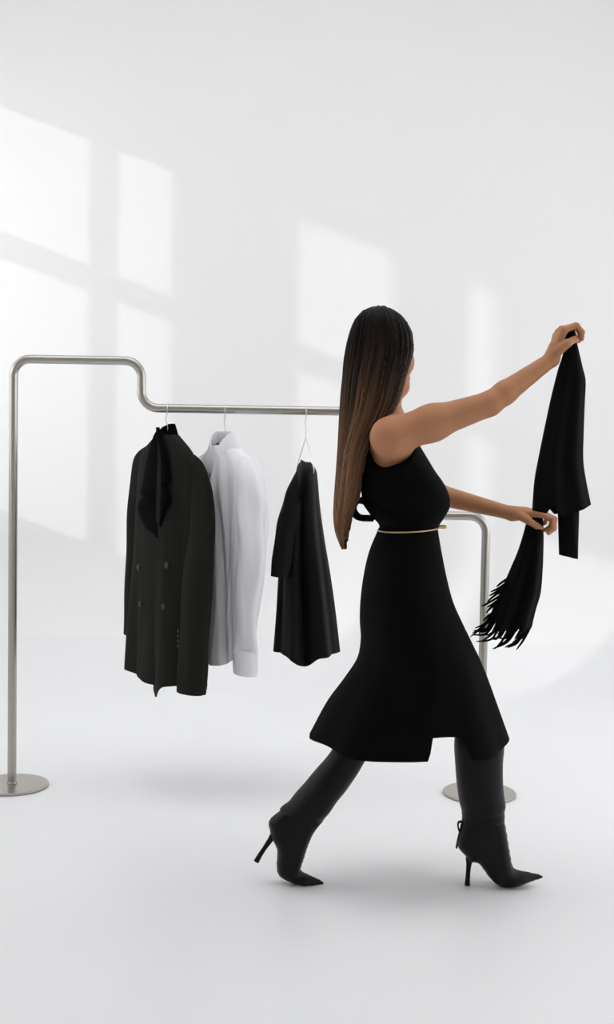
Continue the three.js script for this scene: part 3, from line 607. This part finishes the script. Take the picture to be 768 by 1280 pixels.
{
  const zf = ZW - 0.006, zb = ZW + 0.004;
  const boot1 = put('boot', bootFoot([[582, 1006], [579, 1018], [577, 1030], [574, 1044], [572, 1055], [577, 1064], [584, 1071], [587, 1076], [597, 1078], [604, 1085], [611, 1095], [619, 1103.5], [629, 1107.5], [641, 1108], [656, 1104], [670, 1100], [680, 1096.5], [676, 1093.5], [660, 1090.5], [646, 1087.5], [641, 1083], [637, 1064], [633, 1040], [630, 1022], [629, 1006]], zf, 0.043, 0.034, [680, 1097]), M.leather, woman, 'black pointed stiletto ankle boot, planted');
  put('boot_shaft', tubeLeg([[576, 900, 618, 900], [569, 925, 628, 925], [570, 955, 627, 955], [573, 985, 628, 985], [577, 1006, 631, 1004], [580, 1018, 631, 1014], [582, 1024, 629, 1026]], zf, 1), M.leather, boot1, 'loose black leather boot shaft');
  put('stiletto_heel', sweep([at(587.5, 1072, zf), at(586.5, 1080, zf), at(585.5, 1090, zf), at(584.8, 1100, zf), at(584.5, 1107.5, zf)], [0.0125, 0.0085, 0.0068, 0.0072, 0.0085], 16), M.leather, boot1);
  put('pull_tab', sweep(spline([at(577, 1044, zf), at(573.5, 1036, zf), at(573.5, 1028, zf), at(577, 1027, zf), at(580, 1033, zf)], 20), 0.0028, 8, { flat: 3 }), M.leather, boot1);
  put('back_seam', sweep(spline([at(578, 1030, zf), at(574.5, 1042, zf), at(571.5, 1056, zf), at(571, 1060, zf)], 16), 0.003, 8, { flat: 2.4 }), M.leather, boot1);
  const boot2 = put('boot', bootFoot([[412, 1008], [404, 1026], [395, 1037], [387, 1052], [379, 1076], [376, 1088], [386, 1094], [402, 1100.5], [408, 1105], [402, 1108], [390, 1107.5], [376, 1105.5], [360, 1100.5], [349, 1093.5], [346, 1082], [347, 1063], [340, 1046], [337, 1034], [337, 1026], [346, 1017], [360, 1005], [372, 992], [396, 992]], zb, 0.041, 0.034, [408, 1105]), M.leather, woman, 'black pointed stiletto ankle boot, heel raised');
  put('boot_shaft', tubeLeg([[443, 888, 500, 900], [425, 922, 478, 926], [411, 945, 459, 945], [395, 964, 445, 968], [377, 986, 430, 990], [362, 1003, 414, 1011], [352, 1012, 403, 1025]], zb, 4), M.leather, boot2, 'loose black leather boot shaft');
  put('stiletto_heel', sweep([at(343, 1043, zb), at(338, 1050, zb), at(331, 1060, zb), at(325, 1069, zb), at(320.5, 1077, zb)], [0.012, 0.0085, 0.0068, 0.0072, 0.0085], 16), M.leather, boot2);
}
// ---- long straight hair
{
  const col = upright([[383, 468, 482, 0.015], [386, 459, 490, 0.04], [392, 450, 500, 0.06], [402, 443, 509, 0.077], [420, 437, 517, 0.09], [440, 433, 518.5, 0.096, 0.002], [455, 431, 515, 0.1, 0.004], [470, 430, 509, 0.104, 0.006], [490, 428, 503, 0.108, 0.01], [505, 427, 498, 0.11, 0.012], [520, 426, 490, 0.112, 0.016], [540, 425, 475, 0.115, 0.02], [560, 424, 463, 0.115, 0.02], [580, 422.5, 457, 0.11, 0.02], [600, 421, 453, 0.1, 0.02], [625, 419, 448, 0.09, 0.02], [645, 418, 441, 0.07, 0.02], [665, 420, 436, 0.045, 0.02], [686, 427, 433, 0.012, 0.02]]);
  const N = (a, y) => 0.5 * nA(a * 21 + y * 1.2) + 0.3 * nB(a * 47 - y * 1.6) + 0.25 * nC(a * 83 + y * 2);
  const chin = W(500, 500).y, brow = W(500, 424).y;
  const f = (x, y, z) => {
    const [cx, , , cz] = col.at(y), a = Math.atan2(z - cz, x - cx);
    let d = column(col, x, y, z) + 0.006 * N(a + 4, y * 4);
    const [fo, up, r] = headLocal(x, y, z);
    const faceCut = Math.max(0.048 + 0.02 * smooth(up, -0.02, 0.06) - fo, Math.abs(r + 0.02) - 0.082, up - 0.045, -0.24 - up);   // the face stays free
    d = smax(d, -faceCut, 0.012);
    return d;
  };
  const [lo, hi] = [V(W(405, 500).x, W(500, 694).y, ZW - 0.16), V(W(535, 500).x, W(500, 378).y, ZW + 0.17)];
  const g = fieldMesh(f, lo, hi, 0.005), p = g.attributes.position, cl = [];
  const tone = (y, k, a) => { const t = smooth(k + 0.16 * nB(a * 31), 0.12, 0.85), m = 0.85 + 0.3 * nC(a * 60) + 0.2 * nA(a * 23); return [lerp(0.009, 0.25, t) * m, lerp(0.006, 0.128, t) * m, lerp(0.0045, 0.065, t) * m]; };  // paler tips: part dye, part light through the hair put into the colour
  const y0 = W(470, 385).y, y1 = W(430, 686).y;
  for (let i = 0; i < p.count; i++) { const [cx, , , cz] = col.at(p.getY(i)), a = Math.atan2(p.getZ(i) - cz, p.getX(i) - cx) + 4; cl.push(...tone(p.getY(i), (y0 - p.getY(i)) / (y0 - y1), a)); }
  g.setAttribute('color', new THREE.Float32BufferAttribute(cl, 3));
  const hair = put('hair', g, M.hair, woman, 'long straight brown hair, dark at the crown, light through the tips painted in');
  const locks = [];
  for (let k = 0; k < 150; k++) {
    const a0 = lerp(0.75, 5.0, rnd()), end = lerp(0.72, 1.0, Math.sqrt(rnd())), start = lerp(0.03, 0.35, rnd() * rnd()), n = 26, pts = [], rad = [], ph = rnd() * 9;
    for (let i = 0; i <= n; i++) {
      const t = lerp(start, end, i / n), y = lerp(y0, y1, t), [cx, rx, rz, cz] = col.at(y), a = a0 + 0.05 * Math.sin(t * 5 + ph), out = 1.005 + 0.02 * Math.sin(t * 7 + ph) * t;
      pts.push(V(cx + Math.cos(a) * rx * out, y, cz + Math.sin(a) * rz * out)); rad.push(lerp(0.0045, 0.0012, Math.abs(i / n * 2 - 1) ** 3));
    }
    const face = pts.some((q) => { const [fo, up] = headLocal(q.x, q.y, q.z); return fo > 0.04 && up < 0.05; });
    if (face) continue;
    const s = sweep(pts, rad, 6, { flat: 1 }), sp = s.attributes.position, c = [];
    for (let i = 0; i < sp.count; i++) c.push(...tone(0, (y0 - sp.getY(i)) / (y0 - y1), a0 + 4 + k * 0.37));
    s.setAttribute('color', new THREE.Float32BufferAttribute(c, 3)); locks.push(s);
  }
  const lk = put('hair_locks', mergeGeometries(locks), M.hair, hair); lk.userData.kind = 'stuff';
}

// ---------------------------------------------------------------- clothes in her hands
{
  const zc = handR.P(0.09, -0.04, 0).z - ZW, p0 = handR.P(0.09, -0.045, 0);
  const g = thing('black_garment', 'black sleeved garment held up by the woman\'s raised hand', 'garment', V(p0.x, p0.y, p0.z));
  const loc = (q) => q.translate(-p0.x, -p0.y, -p0.z);
  const col = upright([[411, 709, 717, 0.012, zc], [422, 708.5, 719, 0.018, zc], [434, 707, 721.5, 0.021, zc], [445, 705, 724, 0.024, zc], [460, 700, 727.5, 0.03, zc], [475, 696, 731, 0.034, zc], [500, 690, 730, 0.04, zc], [540, 681.5, 728.5, 0.045, zc], [575, 674.5, 728, 0.05, zc], [600, 670, 731.5, 0.055, zc], [632, 667.5, 738, 0.06, zc], [650, 667, 741, 0.06, zc]]);
  const hem = line([[667, 639], [680, 641], [684, 633], [687, 631], [697, 644], [703, 643], [738, 630], [742, 630]]);
  part('drape', loc(cloth((u, v) => {
    const a = u * Math.PI * 2, c = Math.cos(a), s = Math.sin(a), px = 703 + 36 * c;
    const y = lerp(W(713, 411, zc).y, W(700, hem(px), zc).y, v), [cx, rx, rz, cz] = col.at(y), k = 1 + 0.16 * Math.sin(a * 6 + 1 + v) * Math.abs(s) * Math.min(1, v * 2);
    return V(cx + c * rx, y, cz + s * rz * k);
  }, 120, 60, { closed: true, t: 0.003, flip: true })), M.black, g);
  part('hanging_sleeve', loc(cloth((u, v) => {
    const a = u * Math.PI * 2, y = lerp(W(712, 600, zc).y, W(711, 696, zc).y, v) - Math.cos(a) * 0.006 * v, x = lerp(W(711, 600, zc).x, W(711, 696, zc).x, v);
    return V(x + Math.cos(a) * lerp(0.03, 0.0245, v), y, ZW + zc + Math.sin(a) * 0.022 * (1 + 0.15 * Math.sin(a * 4 + v * 5)));
  }, 40, 30, { closed: true, t: 0.003, flip: true })), M.black, g);
}
{
  const zc = handL.P(0.09, -0.04, 0).z - ZW, p0 = handL.P(0.09, -0.04, 0);
  const g = thing('fringed_scarf', 'black fringed scarf dangling from the woman\'s lower hand', 'scarf', V(p0.x, p0.y, p0.z));
  const loc = (q) => q.translate(-p0.x, -p0.y, -p0.z);
  const col = upright([[642, 664, 677, 0.012, zc], [652, 660, 678, 0.018, zc], [670, 655, 678.5, 0.028, zc], [690, 648.5, 678, 0.036, zc], [710, 640, 677, 0.044, zc], [740, 627, 674, 0.05, zc], [760, 618, 668, 0.055, zc], [780, 610, 663, 0.06, zc], [800, 604, 660, 0.06, zc]]);
  const hem = line([[603, 768], [612, 776], [622, 786], [636, 786], [650, 784], [662, 782]]);
  const at2 = (u, v) => {
    const a = u * Math.PI * 2, c = Math.cos(a), s = Math.sin(a);
    const y = lerp(W(668, 642, zc).y, W(630, hem(635 + 28 * c), zc).y + 0.006 * Math.sin(a * 11), v), [cx, rx, rz, cz] = col.at(y), k = 1 + 0.22 * Math.sin(a * 5 + 2 + v) * Math.abs(s) * Math.min(1, v * 2);
    return V(cx + c * rx * (1 + 0.05 * Math.sin(a * 7) * v), y, cz + s * rz * k);
  };
  part('scarf_cloth', loc(cloth(at2, 120, 50, { closed: true, t: 0.003, flip: true })), M.black, g);
  for (let i = 0; i < 34; i++) {
    const u = i / 34 + 0.008 * rnd(), a = at2(u, 0.995), lean = -0.5 - 0.5 * rnd() * (0.5 - 0.5 * Math.cos(u * 6.28)), len = lerp(0.03, 0.075, rnd());
    const b = a.clone().add(V(lean * len * 0.5, -len * 0.55, (rnd() - 0.5) * 0.02)), c = a.clone().add(V(lean * len * (1 + 0.4 * rnd()), -len * lerp(0.5, 1, rnd()), (rnd() - 0.5) * 0.035));
    part('tassel', loc(sweep(spline([a, b, c], 8), [0.004, 0.0042, 0.004, 0.0038, 0.0036, 0.0034, 0.003, 0.0026, 0.0012], 6)), M.black, g);
  }
  // longer strands that have slipped loose on the trailing edge
  for (let i = 0; i < 8; i++) {
    const v = 0.62 + i * 0.045, a = at2(0.5 + (rnd() - 0.5) * 0.1, v), len = lerp(0.03, 0.055, rnd());
    part('tassel', loc(sweep(spline([a, a.clone().add(V(-len * 0.6, -len * 0.35, 0.01)), a.clone().add(V(-len, -len * (0.5 + 0.4 * rnd()), (rnd() - 0.5) * 0.04))], 8), [0.004, 0.0042, 0.004, 0.0038, 0.0036, 0.0034, 0.003, 0.0026, 0.0012], 6)), M.black, g);
  }
}
renderer.render(scene, camera);
